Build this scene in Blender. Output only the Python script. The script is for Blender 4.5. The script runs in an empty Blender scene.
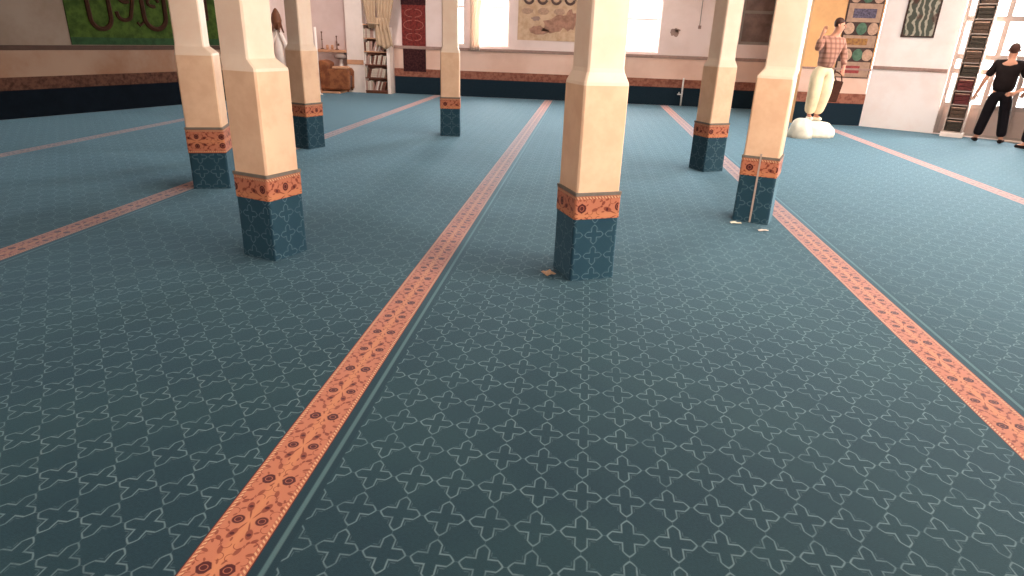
import bpy, bmesh, math, random
from mathutils import Vector, Matrix, noise
random.seed(7)
PI = math.pi
scn = bpy.context.scene
COL = scn.collection

# ------------------------------------------------------------------ colour / node helpers
def lin(r, g, b):
    f = lambda c: (c/255/12.92) if c/255 <= .04045 else ((c/255+.055)/1.055)**2.4
    return (f(r), f(g), f(b), 1)

class E:
    """tiny expression wrapper over shader math nodes"""
    def __init__(s, nt, v): s.nt, s.v = nt, v
    def op(s, o, *a, clamp=False):
        n = s.nt.nodes.new('ShaderNodeMath'); n.operation = o; n.use_clamp = clamp
        for i, x in enumerate((s,)+a):
            x = x.v if isinstance(x, E) else x
            if isinstance(x, (int, float)): n.inputs[i].default_value = x
            else: s.nt.links.new(x, n.inputs[i])
        return E(s.nt, n.outputs[0])
    def __add__(s, o): return s.op('ADD', o)
    def __sub__(s, o): return s.op('SUBTRACT', o)
    def __mul__(s, o): return s.op('MULTIPLY', o)
    def __truediv__(s, o): return s.op('DIVIDE', o)
    def abs(s): return s.op('ABSOLUTE')
    def max(s, o): return s.op('MAXIMUM', o)
    def min(s, o): return s.op('MINIMUM', o)
    def mod(s, m): return s.op('FLOORED_MODULO', m)
    def lt(s, edge, soft):           # 1 below edge, 0 above, soft border
        n = s.nt.nodes.new('ShaderNodeMapRange'); n.interpolation_type = 'SMOOTHSTEP'
        s.nt.links.new(s.v, n.inputs[0])
        n.inputs[1].default_value = edge-soft; n.inputs[2].default_value = edge+soft
        n.inputs[3].default_value = 1; n.inputs[4].default_value = 0
        return E(s.nt, n.outputs[0])
    def gt(s, edge, soft):
        return s.lt(edge, soft)*-1+1

def mat(name):
    m = bpy.data.materials.new(name); m.use_nodes = True
    nt = m.node_tree; b = nt.nodes['Principled BSDF']
    return m, nt, b
def setc(nt, sock, c):
    if isinstance(c, tuple): sock.default_value = c
    else: nt.links.new(c, sock)
def mix(nt, fac, a, b):
    n = nt.nodes.new('ShaderNodeMix'); n.data_type = 'RGBA'
    setc_fac = fac.v if isinstance(fac, E) else fac
    if isinstance(setc_fac, (int, float)): n.inputs[0].default_value = setc_fac
    else: nt.links.new(setc_fac, n.inputs[0])
    setc(nt, n.inputs[6], a); setc(nt, n.inputs[7], b)
    return n.outputs[2]
def tex_noise(nt, scale, detail=3, rough=.5, vec=None):
    n = nt.nodes.new('ShaderNodeTexNoise'); n.inputs['Scale'].default_value = scale
    n.inputs['Detail'].default_value = detail; n.inputs['Roughness'].default_value = rough
    if vec is None:
        t = nt.nodes.new('ShaderNodeTexCoord'); vec = t.outputs['Object']
    nt.links.new(vec, n.inputs['Vector'])
    return E(nt, n.outputs['Fac'])
def bump(nt, b, h, strength, dist=.01):
    n = nt.nodes.new('ShaderNodeBump'); n.inputs['Strength'].default_value = strength; n.inputs['Distance'].default_value = dist
    nt.links.new(h.v if isinstance(h, E) else h, n.inputs['Height']); nt.links.new(n.outputs[0], b.inputs['Normal'])

def plain(name, c, rough=.6, var=0.0, c2=None, scale=6, spec=.3, metal=0, bmp=0):
    m, nt, b = mat(name)
    b.inputs['Roughness'].default_value = rough; b.inputs['Specular IOR Level'].default_value = spec; b.inputs['Metallic'].default_value = metal
    if var:
        nz = tex_noise(nt, scale, 5, .6)
        c2 = c2 or tuple(x*(1-var) for x in c[:3])+(1,)
        setc(nt, b.inputs['Base Color'], mix(nt, nz.gt(.52, .16), c, c2))
        if bmp: bump(nt, b, nz, bmp)
    else: b.inputs['Base Color'].default_value = c
    return m

# ------------------------------------------------------------------ woven patterns
TEAL = lin(22, 46, 58); TEAL2 = lin(28, 53, 62); LINE = lin(116, 138, 146)
SALMON = lin(184, 112, 86); SALMON_L = lin(196, 126, 90); MAROON = lin(78, 26, 26); BROWN = lin(116, 50, 38); CREAM = lin(222, 176, 136)

def uvs(nt, name):
    u = nt.nodes.new('ShaderNodeUVMap'); u.uv_map = name
    s = nt.nodes.new('ShaderNodeSeparateXYZ'); nt.links.new(u.outputs[0], s.inputs[0])
    return E(nt, s.outputs[0]), E(nt, s.outputs[1]), u.outputs[0]

def star_mask(nt, X, Y):
    """pointed four-armed stars on a rectangular lattice, outline only; X,Y in metres"""
    u = ((X/.1617).mod(1)-.5).abs(); v = ((Y/.192).mod(1)-.5).abs()
    a = u.max(v); b = u.min(v)
    d1 = b-.128
    d2 = (a+b*.55+b*b*2.6-.445)/1.3
    d = d1.max(d2)
    line = d.abs().lt(.015, .016)
    # thin links between the tips
    link = b.lt(.008, .008)*a.gt(.46, .02)
    # short dashes outside the inner corners
    dd = ((a-.25).abs()/.05).max((b-.185).abs()/.012)
    return line.max(link*.3).max(dd.lt(1, .5)*.25)

def border_color(nt, U, V):
    """salmon floral band; U across (+-.109), V along, metres"""
    a = U.abs()
    b = ((V+.22).mod(.44)-.22).abs()
    def ell(cx, cy, rx, ry, ang=0.0):
        dx = a-cx; dy = b-cy; c, s = math.cos(ang), math.sin(ang)
        p = (dx*c+dy*s)/rx; q = (dy*c-dx*s)/ry
        return (p*p+q*q).op('SQRT')
    def ring(cx, cy, r, w):
        e = ell(cx, cy, r, r); return (e-1).abs().lt(w/r, w/r*.6)
    col = mix(nt, a.lt(.018, .02), SALMON, SALMON_L)
    scroll = (ring(.066, .100, .023, .0017)*b.gt(.094, .004)).max(ring(.022, .104, .017, .0016)*b.lt(.108, .004)).max(ring(.072, .040, .017, .0015)*a.gt(.07, .003)).max(ring(.02, .05, .016, .0015)*a.lt(.022, .003)).max(ring(.076, .185, .018, .0015)*b.lt(.19, .003))
    col = mix(nt, scroll*.8, col, BROWN)
    leaf = ell(.030, .155, .025, .0125, 1.9).lt(1, .15).max(ell(.016, .182, .030, .0032, 1.95).lt(1, .3)) \
        .max(ell(.064, .128, .013, .008, .7).lt(1, .2)).max(ell(.046, .118, .008, .004, 1.2).lt(1, .2))
    col = mix(nt, leaf*.85, col, BROWN)
    leaf2 = ell(.052, .165, .010, .005, .5).lt(1, .2).max(ell(.076, .112, .009, .0045, 1.1).lt(1, .2)).max(ell(.018, .128, .010, .004, 1.5).lt(1, .2)).max(ell(.082, .012, .008, .004, 1.5).lt(1, .2)).max(ell(.012, .030, .012, .004, 1.2).lt(1, .2)).max(ell(.066, .20, .009, .004, .9).lt(1, .2))
    leaf2 = leaf2.max(ell(.030, .078, .018, .0085, 1.3).lt(1, .2).max(ell(.083, .150, .012, .006, 1.3).lt(1, .2)).max(ell(.078, .070, .014, .007, .4).lt(1, .2)).max(ell(.057, .032, .008, .004, 1.0).lt(1, .2)))
    col = mix(nt, leaf2*.75, col, BROWN)
    bud = ell(.030, .153, .0085, .007).lt(1, .2)
    col = mix(nt, bud, col, MAROON)
    # rosettes
    sq = ((a-.040).abs()+(b.abs())*.55).max(b*1.0+(a-.040).abs()*.3)
    r1 = sq.lt(.027, .002); r1i = ell(.040, 0, .013, .012); r1c = ell(.040, 0, .0055, .0055).lt(1, .2)
    r2e = ell(.043, .22, .0225, .021); r2 = r2e.lt(1, .12); r2i = (r2e-.55).abs().lt(.06, .05)
    col = mix(nt, r1.max(r2), col, MAROON)
    col = mix(nt, ((r1i-1).abs().lt(.12, .08)*.7).max(r2i*.7), col, SALMON)
    col = mix(nt, r1c, col, MAROON)
    ch = (((V+a*.8)*(2*PI/.0185)).op('SINE')).gt(.1, .5)*((a-.0945).abs().lt(.006, .002))
    col = mix(nt, (a-.0945).abs().lt(.0075, .001)*.35, col, BROWN)
    col = mix(nt, ch*.75, col, CREAM)
    col = mix(nt, a.gt(.1045, .0015), col, MAROON)
    return col

def carpet_surface(nt, b, sheen=.42):
    b.inputs['Roughness'].default_value = .85
    b.inputs['Specular IOR Level'].default_value = .25
    b.inputs['Sheen Weight'].default_value = sheen
    b.inputs['Sheen Roughness'].default_value = .35
    b.inputs['Sheen Tint'].default_value = (.42, .76, 1, 1)
    bump(nt, b, tex_noise(nt, 260, 2), .25, .004)

def teal_base(nt, S, T, vec):
    big = tex_noise(nt, 1.1, 4, .6, vec)
    fine = tex_noise(nt, 90, 2, .6, vec)
    base = mix(nt, big.gt(.5, .12), TEAL, TEAL2)
    base = mix(nt, fine.gt(.5, .2)*.25, base, lin(36, 66, 78))
    wear = tex_noise(nt, 7, 4, .65, vec).gt(.45, .22)*.65+.3
    return mix(nt, star_mask(nt, S, T)*wear*.78, base, LINE)

def make_carpet_mat():
    m, nt, b = mat('woven_prayer_carpet')
    U, V, _ = uvs(nt, 'UVMap'); S, T, vec = uvs(nt, 'Star')
    base = teal_base(nt, S, T, vec)
    # plain margins beside the border band, and the pale selvedge line
    marg = ((U-.03).abs()).lt(.158, .002)
    base = mix(nt, marg, base, TEAL)
    base = mix(nt, (U-.152).abs().lt(.009, .004)*.75, base, lin(84, 112, 118))
    col = mix(nt, U.abs().lt(.109, .0008), base, border_color(nt, U, V))
    setc(nt, b.inputs['Base Color'], col); carpet_surface(nt, b)
    return m
def make_dado_mat():
    m, nt, b = mat('star_patterned_carpet')
    S, T, vec = uvs(nt, 'Star')
    setc(nt, b.inputs['Base Color'], mix(nt, .22, teal_base(nt, S, T, vec), lin(46, 92, 118))); carpet_surface(nt, b, .5)
    return m
def make_band_mat():
    m, nt, b = mat('floral_carpet_border')
    U, V, _ = uvs(nt, 'UVMap')
    setc(nt, b.inputs['Base Color'], border_color(nt, U, V)); carpet_surface(nt, b, .2)
    return m

M = {}
M['carpet'] = make_carpet_mat(); M['dado'] = make_dado_mat(); M['band'] = make_band_mat()
M['walldado'] = plain('dark_blue_carpet', lin(32, 48, 60), .9, .25, scale=40, spec=.1)
M['walltrim'] = plain('faded_border_carpet', lin(160, 106, 88), .9, .6, lin(128, 76, 64), 14, spec=.1)
M['wall'] = plain('wall_paint', lin(240, 218, 214), .6, .08, lin(230, 206, 200), 1.3, spec=.2)
M['wall_white'] = plain('white_wall_paint', lin(252, 242, 240), .6, .05, lin(246, 230, 226), 1.3, spec=.2)
M['wall_low'] = plain('wall_paint_lower', lin(236, 200, 184), .6, .1, lin(226, 186, 168), 1.0, spec=.2)
M['wall_dim'] = plain('shade_darkened_wall_paint', lin(150, 132, 120), .8, .15, lin(134, 114, 100), 1.2, spec=.2)  # left wall tone, darkened so the colour carries the dimness of that side
M['ceiling'] = plain('ceiling_paint', lin(235, 228, 218), .8, .1)
M['plaster'] = plain('column_paint', lin(244, 218, 198), .45, .10, lin(238, 206, 184), 3, spec=.3, bmp=.05)
M['plaster_low'] = plain('column_base_paint', lin(236, 196, 164), .45, .12, lin(226, 182, 150), 5, spec=.3, bmp=.06)
M['strip'] = plain('grey_edging', lin(118, 108, 100), .6, .2, scale=20)
M['rail'] = plain('rail_paint', lin(168, 136, 126), .6, .2, scale=12)
M['walldado_aged'] = plain('shade_darkened_carpet', lin(20, 27, 36), .95, .2, spec=.05)  # left-wall copy of the dado carpet with shade painted into its colour
M['walltrim_aged'] = plain('shade_darkened_border_carpet', lin(104, 72, 60), .9, .4, lin(70, 46, 40), 14, spec=.05)  # left-wall copy of the border trim, browned down to stand for shade
M['wall_low_aged'] = plain('shade_darkened_lower_paint', lin(166, 136, 118), .8, .2, lin(150, 110, 88), .9, spec=.1)  # left-wall copy of the lower paint, shade mixed into both tones
M['rail_aged'] = plain('shade_darkened_rail_paint', lin(84, 60, 50), .7, .2)  # left-wall copy of the rail paint, darkened as if in shade
M['white'] = plain('white_paint', lin(246, 230, 222), .4, .05)
M['offwhite'] = plain('offwhite_plastic', lin(226, 224, 222), .35)
M['frame'] = plain('grey_window_frame', lin(146, 134, 128), .5, .15)
M['doorgrey'] = plain('door_panel_grey', lin(166, 148, 140), .55, .1, scale=3)
M['slab'] = plain('concrete_screed', lin(48, 60, 66), .9, .2)
M['green'] = plain('green_banner_cloth', lin(74, 94, 40), .85, .5, lin(48, 66, 28), 7, spec=.1)  # green darkened to paint in the dimness of the left side
M['banner_edge'] = plain('banner_edge_green', lin(44, 76, 44), .85, .4, scale=9)
M['script'] = plain('banner_script_brown', lin(66, 36, 20), .85, .3, scale=12)
M['wood'] = plain('brown_wood', lin(120, 72, 48), .5, .3, scale=15)
M['leather'] = plain('brown_leather', lin(158, 100, 66), .4, .35, lin(120, 68, 46), 6)
M['darkleather'] = plain('maroon_leather', lin(84, 34, 34), .4, .3)
M['cushion'] = plain('tan_cushion', lin(214, 160, 126), .7, .2)
M['paper'] = plain('cream_book_cover', lin(226, 208, 192), .6, .2, scale=20)
M['paper2'] = plain('pink_book_cover', lin(200, 160, 148), .6, .2, scale=20)
M['paper3'] = plain('brown_book_cover', lin(132, 84, 70), .6, .3, scale=20)
M['olive'] = plain('olive_curtain_cloth', lin(196, 168, 142), .9, .08, scale=5, spec=.1)
M['rugred'] = plain('red_wool', lin(134, 58, 52), .9, .5, lin(92, 36, 38), 18, spec=.1)
M['rugdark'] = plain('dark_wool', lin(46, 26, 30), .9, .5, lin(80, 44, 44), 22, spec=.1)
M['rugline'] = plain('rug_pattern_pink', lin(172, 110, 98), .9, .3, scale=22)
M['black'] = plain('black_cloth', lin(34, 26, 26), .85, .3, scale=9, spec=.1)
M['blacktr'] = plain('black_trouser_cloth', lin(24, 20, 24), .85, .3, scale=9, spec=.1)
M['skin'] = plain('skin', lin(196, 138, 112), .5, .1)
M['hair'] = plain('dark_brown_hair', lin(70, 38, 26), .6, .3, scale=60)
M['cream_tr'] = plain('cream_trouser_cloth', lin(240, 220, 184), .8, .15, scale=6, spec=.1)
M['sack'] = plain('white_sack_cloth', lin(246, 238, 220), .8, .12, scale=12, spec=.1)
M['darkbrown'] = plain('dark_brown_cloth', lin(72, 44, 36), .85, .3, scale=20, spec=.1)
M['postbase'] = plain('poster_taupe', lin(176, 142, 122), .7, .2, scale=12)
M['postbrown'] = plain('poster_dark_brown', lin(74, 54, 50), .7, .2)
M['postlav'] = plain('poster_lavender', lin(104, 96, 118), .7, .5, lin(62, 54, 74), 25)
M['postgreen'] = plain('poster_green', lin(84, 116, 96), .7, .35, scale=18)
M['postochre'] = plain('poster_ochre', lin(170, 122, 66), .7, .4, lin(128, 84, 60), 20)
M['postred'] = plain('poster_red', lin(160, 66, 66), .7, .35, scale=20)
M['postbeige'] = plain('poster_beige', lin(196, 158, 136), .7, .3, scale=20)
M['posterpaper'] = plain('poster_paper', lin(216, 184, 156), .7, .3, lin(196, 158, 128), 5)
M['posterred'] = plain('poster_rust', lin(186, 138, 118), .7, .35, scale=9)
M['posterink'] = plain('poster_ink', lin(104, 80, 76), .7, .3)
M['orangepaint'] = plain('ochre_paint', lin(236, 178, 122), .6, .15, scale=3)
M['gold'] = plain('dull_metal', lin(120, 84, 70), .4, .2)
M['orange'] = plain('orange_cloth', lin(206, 104, 58), .8, .3, scale=14)
M['bk_dark'] = plain('dark_green_binding', lin(66, 56, 46), .6, .4, scale=30)
M['bk_red'] = plain('dark_red_binding', lin(104, 44, 44), .6, .4, scale=30)
M['bk_brown'] = plain('brown_binding', lin(96, 72, 58), .6, .4, scale=30)
M['shelfgrey'] = plain('pale_shelf_paint', lin(178, 158, 148), .5, .1)
M['browng'] = plain('dark_brown_window_panel', lin(132, 104, 96), .35, .25, lin(104, 78, 70), 4)
M['concrete_out'] = plain('outside_paving', lin(190, 186, 178), .9, .2, scale=2)
M['tag_orange'] = plain('tan_tag', lin(206, 160, 124), .7, .3, scale=80)

def mk_glass():
    m, nt, b = mat('window_glass')
    out = nt.nodes['Material Output']
    t = nt.nodes.new('ShaderNodeBsdfTransparent'); t.inputs[0].default_value = (.96, .98, .98, 1)
    g = nt.nodes.new('ShaderNodeBsdfGlossy'); g.inputs['Roughness'].default_value = .05
    mx = nt.nodes.new('ShaderNodeMixShader'); mx.inputs[0].default_value = .06
    nt.links.new(t.outputs[0], mx.inputs[1]); nt.links.new(g.outputs[0], mx.inputs[2]); nt.links.new(mx.outputs[0], out.inputs[0])
    return m
M['glass'] = mk_glass()
def mk_sheer():
    m, nt, b = mat('sheer_curtain')
    out = nt.nodes['Material Output']
    d = nt.nodes.new('ShaderNodeBsdfDiffuse'); d.inputs[0].default_value = lin(238, 220, 210)
    t = nt.nodes.new('ShaderNodeBsdfTranslucent'); t.inputs[0].default_value = lin(196, 176, 162)
    mx = nt.nodes.new('ShaderNodeMixShader'); mx.inputs[0].default_value = .5
    nt.links.new(d.outputs[0], mx.inputs[1]); nt.links.new(t.outputs[0], mx.inputs[2]); nt.links.new(mx.outputs[0], out.inputs[0])
    return m
M['sheer'] = mk_sheer()
def mk_plaid():
    m, nt, b = mat('plaid_shirt_cloth')
    t = nt.nodes.new('ShaderNodeTexCoord'); s = nt.nodes.new('ShaderNodeSeparateXYZ'); nt.links.new(t.outputs['Object'], s.inputs[0])
    X, Y, Z = (E(nt, s.outputs[i]) for i in range(3))
    st = lambda e, p: ((e/p).mod(1)-.5).abs().lt(.2, .06)
    h = st(Z, .085); v = st(X+Y*.6, .085)
    c = mix(nt, h*.55, lin(176, 128, 110), lin(116, 76, 64)); c = mix(nt, v*.55, c, lin(112, 70, 60))
    setc(nt, b.inputs['Base Color'], c); b.inputs['Roughness'].default_value = .9
    return m
M['plaid'] = mk_plaid()
def mk_marbled():
    m, nt, b = mat('marbled_picture')
    w = nt.nodes.new('ShaderNodeTexWave'); w.inputs['Scale'].default_value = 3.2; w.inputs['Distortion'].default_value = 9; w.inputs['Detail'].default_value = 3
    t = nt.nodes.new('ShaderNodeTexCoord'); nt.links.new(t.outputs['Object'], w.inputs[0])
    f = E(nt, w.outputs['Fac'])
    c = mix(nt, f.gt(.72, .15), lin(74, 78, 68), lin(176, 168, 152))
    c = mix(nt, tex_noise(nt, 5).gt(.6, .06)*.8, c, lin(84, 46, 38))
    setc(nt, b.inputs['Base Color'], c); b.inputs['Roughness'].default_value = .4
    return m
M['marbled'] = mk_marbled()

# ------------------------------------------------------------------ mesh helpers
class MB:
    def __init__(s): s.v, s.f, s.uv, s.uv2 = [], [], [], []
    def face(s, pts, uv=None, uv2=None):
        n = len(s.v); s.v += [tuple(p) for p in pts]; s.f.append(tuple(range(n, n+len(pts))))
        s.uv.append(uv or [(0, 0)]*len(pts)); s.uv2.append(uv2 or uv or [(0, 0)]*len(pts))
    def box(s, T, a0, a1, b0, b1, z0, z1, uvf=None):
        c = {(i, j, k): ((a0, a1)[i], (b0, b1)[j], (z0, z1)[k]) for i in (0, 1) for j in (0, 1) for k in (0, 1)}
        for q in (((0,0,0),(1,0,0),(1,0,1),(0,0,1)), ((1,1,0),(0,1,0),(0,1,1),(1,1,1)), ((0,1,0),(0,0,0),(0,0,1),(0,1,1)),
                  ((1,0,0),(1,1,0),(1,1,1),(1,0,1)), ((0,0,1),(1,0,1),(1,1,1),(0,1,1)), ((0,1,0),(1,1,0),(1,0,0),(0,0,0))):
            P = [c[x] for x in q]
            uv = [uvf(*p) for p in P] if uvf else None
            s.face([T(*p) for p in P], uv)
        return s
    def build(s, name, m, parent=None, bevel=0, smooth=False, weld=True, subsurf=0):
        me = bpy.data.meshes.new(name); me.from_pydata(s.v, [], s.f)
        u1 = me.uv_layers.new(name='UVMap'); u2 = me.uv_layers.new(name='Star')
        i = 0
        for a, b in zip(s.uv, s.uv2):
            for x, y in zip(a, b):
                u1.data[i].uv = x; u2.data[i].uv = y; i += 1
        if weld:
            bm = bmesh.new(); bm.from_mesh(me); bmesh.ops.remove_doubles(bm, verts=bm.verts, dist=1e-5)
            bmesh.ops.recalc_face_normals(bm, faces=bm.faces); bm.to_mesh(me); bm.free()
        if smooth:
            for p in me.polygons: p.use_smooth = True
        me.materials.append(m)
        o = bpy.data.objects.new(name, me); COL.objects.link(o)
        if parent: o.parent = parent
        if bevel:
            md = o.modifiers.new('bevel', 'BEVEL'); md.width = bevel; md.segments = 2; md.limit_method = 'ANGLE'; md.angle_limit = .6
        if subsurf:
            md = o.modifiers.new('sub', 'SUBSURF'); md.levels = subsurf; md.render_levels = subsurf
        return o
I = lambda x, y, z: (x, y, z)
def bxo(name, m, a0, a1, b0, b1, z0, z1, parent=None, T=I, bevel=0, uvf=None):
    return MB().box(T, a0, a1, b0, b1, z0, z1, uvf).build(name, m, parent, bevel)
def tag(o, label, cat, group=None):
    o['label'] = label; o['category'] = cat
    if group: o['group'] = group
    return o
def thing(name, label, cat, loc=(0, 0, 0), rz=0, group=None):
    o = bpy.data.objects.new(name, None); COL.objects.link(o); o.location = loc; o.rotation_euler = (0, 0, rz)
    return tag(o, label, cat, group)
def struct(o): o['kind'] = 'structure'; return o
def tube_mb(mb, pts, rad, n=8):
    """tube along points; rad scalar or list"""
    R = rad if isinstance(rad, (list, tuple)) else [rad]*len(pts)
    P = [Vector(p) for p in pts]; rings = []
    for i, p in enumerate(P):
        d = (P[min(i+1, len(P)-1)]-P[max(i-1, 0)]).normalized()
        u = d.orthogonal().normalized() if i == 0 else (rings[-1][1]-d*rings[-1][1].dot(d)).normalized()
        w = d.cross(u)
        rings.append(([p+(u*math.cos(2*PI*k/n)+w*math.sin(2*PI*k/n))*R[i] for k in range(n)], u))
    for (a, _), (b, _) in zip(rings, rings[1:]):
        for k in range(n): mb.face([a[k], a[(k+1) % n], b[(k+1) % n], b[k]])
    mb.face(rings[0][0][::-1]); mb.face(rings[-1][0])
    return mb
def lathe_mb(mb, prof, n=16, c=(0, 0, 0)):
    rings = [[Vector((c[0]+r*math.cos(2*PI*k/n), c[1]+r*math.sin(2*PI*k/n), c[2]+z)) for k in range(n)] for r, z in prof]
    for a, b in zip(rings, rings[1:]):
        for k in range(n): mb.face([a[k], a[(k+1) % n], b[(k+1) % n], b[k]])
    mb.face(rings[0][::-1]); mb.face(rings[-1]); return mb
def frame(p0, p1, side=1):
    """local frame on a wall line: s along, n away from the room (side=1: to the left of p0->p1), z up"""
    p0 = Vector(p0); p1 = Vector(p1); d = (p1-p0).normalized(); nrm = Vector((-d.y, d.x))*side
    def T(s, n, z): q = p0+d*s+nrm*n; return (q.x, q.y, z)
    T.len = (p1-p0).length; T.ang = math.atan2(d.y, d.x)
    return T
def wall(name, T, s0, s1, z0, z1, t, holes, m):
    S = sorted({s0, s1, *[x for h in holes for x in h[:2]]}); Z = sorted({z0, z1, *[x for h in holes for x in h[2:]]})
    mb = MB()
    hole = lambda a, b: any(h[0]-1e-6 <= a and b[0] <= h[1]+1e-6 for h in [])
    solid = {}
    for i in range(len(S)-1):
        for j in range(len(Z)-1):
            cx, cz = (S[i]+S[i+1])/2, (Z[j]+Z[j+1])/2
            solid[i, j] = not any(h[0] < cx < h[1] and h[2] < cz < h[3] for h in holes)
    for (i, j), sd in solid.items():
        if not sd: continue
        a, b, c, d = S[i], S[i+1], Z[j], Z[j+1]
        mb.face([T(a, 0, c), T(b, 0, c), T(b, 0, d), T(a, 0, d)]); mb.face([T(b, t, c), T(a, t, c), T(a, t, d), T(b, t, d)])
        if not solid.get((i-1, j)): mb.face([T(a, t, c), T(a, 0, c), T(a, 0, d), T(a, t, d)])
        if not solid.get((i+1, j)): mb.face([T(b, 0, c), T(b, t, c), T(b, t, d), T(b, 0, d)])
        if not solid.get((i, j-1)): mb.face([T(a, t, c), T(b, t, c), T(b, 0, c), T(a, 0, c)])
        if not solid.get((i, j+1)): mb.face([T(a, 0, d), T(b, 0, d), T(b, t, d), T(a, t, d)])
    return struct(mb.build(name, m))
def window(idx, T, s0, s1, z0, z1, mull=(), trans=(), m=None, glassm=None, fw=.05, n0=.08, n1=.14):
    m = m or M['white']
    mb = MB()
    mb.box(T, s0, s0+fw, n0, n1, z0, z1); mb.box(T, s1-fw, s1, n0, n1, z0, z1)
    mb.box(T, s0+fw, s1-fw, n0, n1, z0, z0+fw); mb.box(T, s0+fw, s1-fw, n0, n1, z1-fw, z1)
    for x in mull: mb.box(T, x-fw/2, x+fw/2, n0+.005, n1-.005, z0+fw, z1-fw)
    for z in trans: mb.box(T, s0+fw, s1-fw, n0+.01, n1-.01, z-fw/2, z+fw/2)
    o = struct(mb.build('window_%d' % idx, m, weld=False))
    bxo('pane', glassm or M['glass'], s0+fw/2, s1-fw/2, (n0+n1)/2-.004, (n0+n1)/2+.004, z0+fw/2, z1-fw/2, o, T)
    return o

# ------------------------------------------------------------------ room shell
H = 3.7
TB = frame((-9.0, 18.2), (6.3, 18.2))                     # back wall, s = x + 9
TL = frame((-12.6, 2.02), (-7.0, 18.3))                   # left wall
L0 = math.hypot(-9.9+12.6, 9.9-2.02)                      # s of the reference point
TC = frame((6.04, 15.25), (9.4, 12.99))                   # diagonal wall with the glazed door
TR = frame((9.4, 12.99), (9.4, -3.2))
TRe = frame((9.4, -3.2), (-12.6, -3.2))
TL2 = frame((-12.6, -3.2), (-12.6, 2.02))
W1 = (-3.2, -2.24, 1.33, 2.95); W0 = (-3.86, -3.44, 1.33, 2.95); W2 = (.15, 1.74, 1.33, 2.95); W3 = (3.78, 4.62, 1.6, 2.9)
sx = lambda w: (w[0]+9, w[1]+9, w[2], w[3])
wall('wall_back', TB, 0, TB.len, -.1, H, .25, [sx(W0), sx(W1), sx(W2), sx(W3)], M['wall'])
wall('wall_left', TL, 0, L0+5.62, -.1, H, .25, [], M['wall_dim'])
DS0, DS1 = 1.42, 3.1
TN = frame((-8.093, 15.18), (-8.093, 18.2))
wall('wall_left_recess', TN, 0, TN.len, -.1, H, .25, [], M['wall'])
wall('wall_right_corner', TC, 0, TC.len, -.1, H, .25, [(DS0, DS1, 0, 3.0)], M['wall_white'])
RW = [(3.0, 5.4, 1.0, 3.0), (7.0, 9.4, 1.0, 3.0), (11.0, 13.4, 1.0, 3.0)]  # unseen right-wall openings, assumed so light comes in from that side
wall('wall_right', TR, 0, TR.len, -.1, H, .25, RW, M['wall'])
RE = [(2.0, 4.4, 1.0, 3.0), (6.4, 8.8, 1.0, 3.0)]  # unseen rear openings, added to let in fill light
wall('wall_rear', TRe, 0, TRe.len, -.1, H, .25, RE, M['wall'])
wall('wall_left_front', TL2, 0, TL2.len, -.1, H, .25, [], M['wall'])
wall('wall_pier', frame((4.6, 15.27), (6.04, 15.27)), 0, 1.44, -.1, H, 2.92, [], M['orangepaint'])
room = [(-12.6, -3.2), (9.4, -3.2), (9.4, 12.99), (6.04, 15.25), (6.04, 18.2), (-8.09, 18.2), (-8.09, 15.18), (-12.6, 2.02)]
def slab(name, z0, z1, m, ex=.3):
    mb = MB(); c = Vector((-1.5, 7))
    P = [Vector(p)+(Vector(p)-c).normalized()*ex for p in room]
    mb.face([(p.x, p.y, z1) for p in P]); mb.face([(p.x, p.y, z0) for p in P][::-1])
    for a, b in zip(P, P[1:]+P[:1]): mb.face([(a.x, a.y, z0), (b.x, b.y, z0), (b.x, b.y, z1), (a.x, a.y, z1)])
    return struct(mb.build(name, m))
slab('floor', -.2, -.012, M['slab'], 0)
slab('ceiling', H, H+.2, M['ceiling'])
g = bxo('ground_outside', M['concrete_out'], -30, 30, -22, 40, -.5, -.3); struct(g)

# lower painted zone of the walls (between the carpet dado and the rail), dado, border trim and rail
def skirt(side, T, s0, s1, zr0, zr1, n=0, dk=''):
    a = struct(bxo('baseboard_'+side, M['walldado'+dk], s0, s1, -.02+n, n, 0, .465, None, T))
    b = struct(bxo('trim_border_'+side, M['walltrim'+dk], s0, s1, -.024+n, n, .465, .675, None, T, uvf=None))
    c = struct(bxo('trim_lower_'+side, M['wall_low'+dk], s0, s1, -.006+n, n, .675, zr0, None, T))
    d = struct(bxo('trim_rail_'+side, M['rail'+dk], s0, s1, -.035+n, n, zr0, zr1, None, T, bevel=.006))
skirt('back', TB, -5.42+9, 4.9+9, 1.19, 1.27)
skirt('left', TL, .2, L0+5.55, 1.11, 1.19, dk='_aged')  # uses the copies with shade painted into the colour
skirt('pier', frame((4.6, 15.27), (6.04, 15.27)), .0, 1.44, 1.16, 1.2)
struct(bxo('trim_rail_corner', M['rail'], .02, DS0-.02, -.03, 0, 1.2, 1.27, None, TC, bevel=.006))
struct(bxo('trim_rail_right', M['rail'], .1, TR.len-.1, -.03, 0, 1.2, 1.27, None, TR) if False else bxo('trim_threshold', M['white'], DS0, DS1, -.02, .25, -.012, .012, None, TC))
# recess wall finish left of the bookcase: flat white pilaster with a beige stripe, ledge
pil = struct(bxo('trim_pilaster', M['white'], -6.68+9, -6.2+9, -.28, 0, 0, H, None, TB))
struct(bxo('trim_pilaster_stripe', M['cushion'], -6.69+9, -6.19+9, -.29, 0, .74, .86, None, TB))
ledge = bxo('wall_shelf', M['cushion'], -7.6+9, -6.68+9, -.26, 0, 1.03, 1.1, None, TB, bevel=.006)
tag(ledge, 'tan shelf ledge on the white wall above the brown armchair', 'shelf')
plin = bxo('low_platform', M['cushion'], -7.6+9, -6.7+9, -.95, -.01, 0, .05, None, TB, bevel=.01)
tag(plin, 'low pinkish platform under the brown armchair', 'platform')

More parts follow.
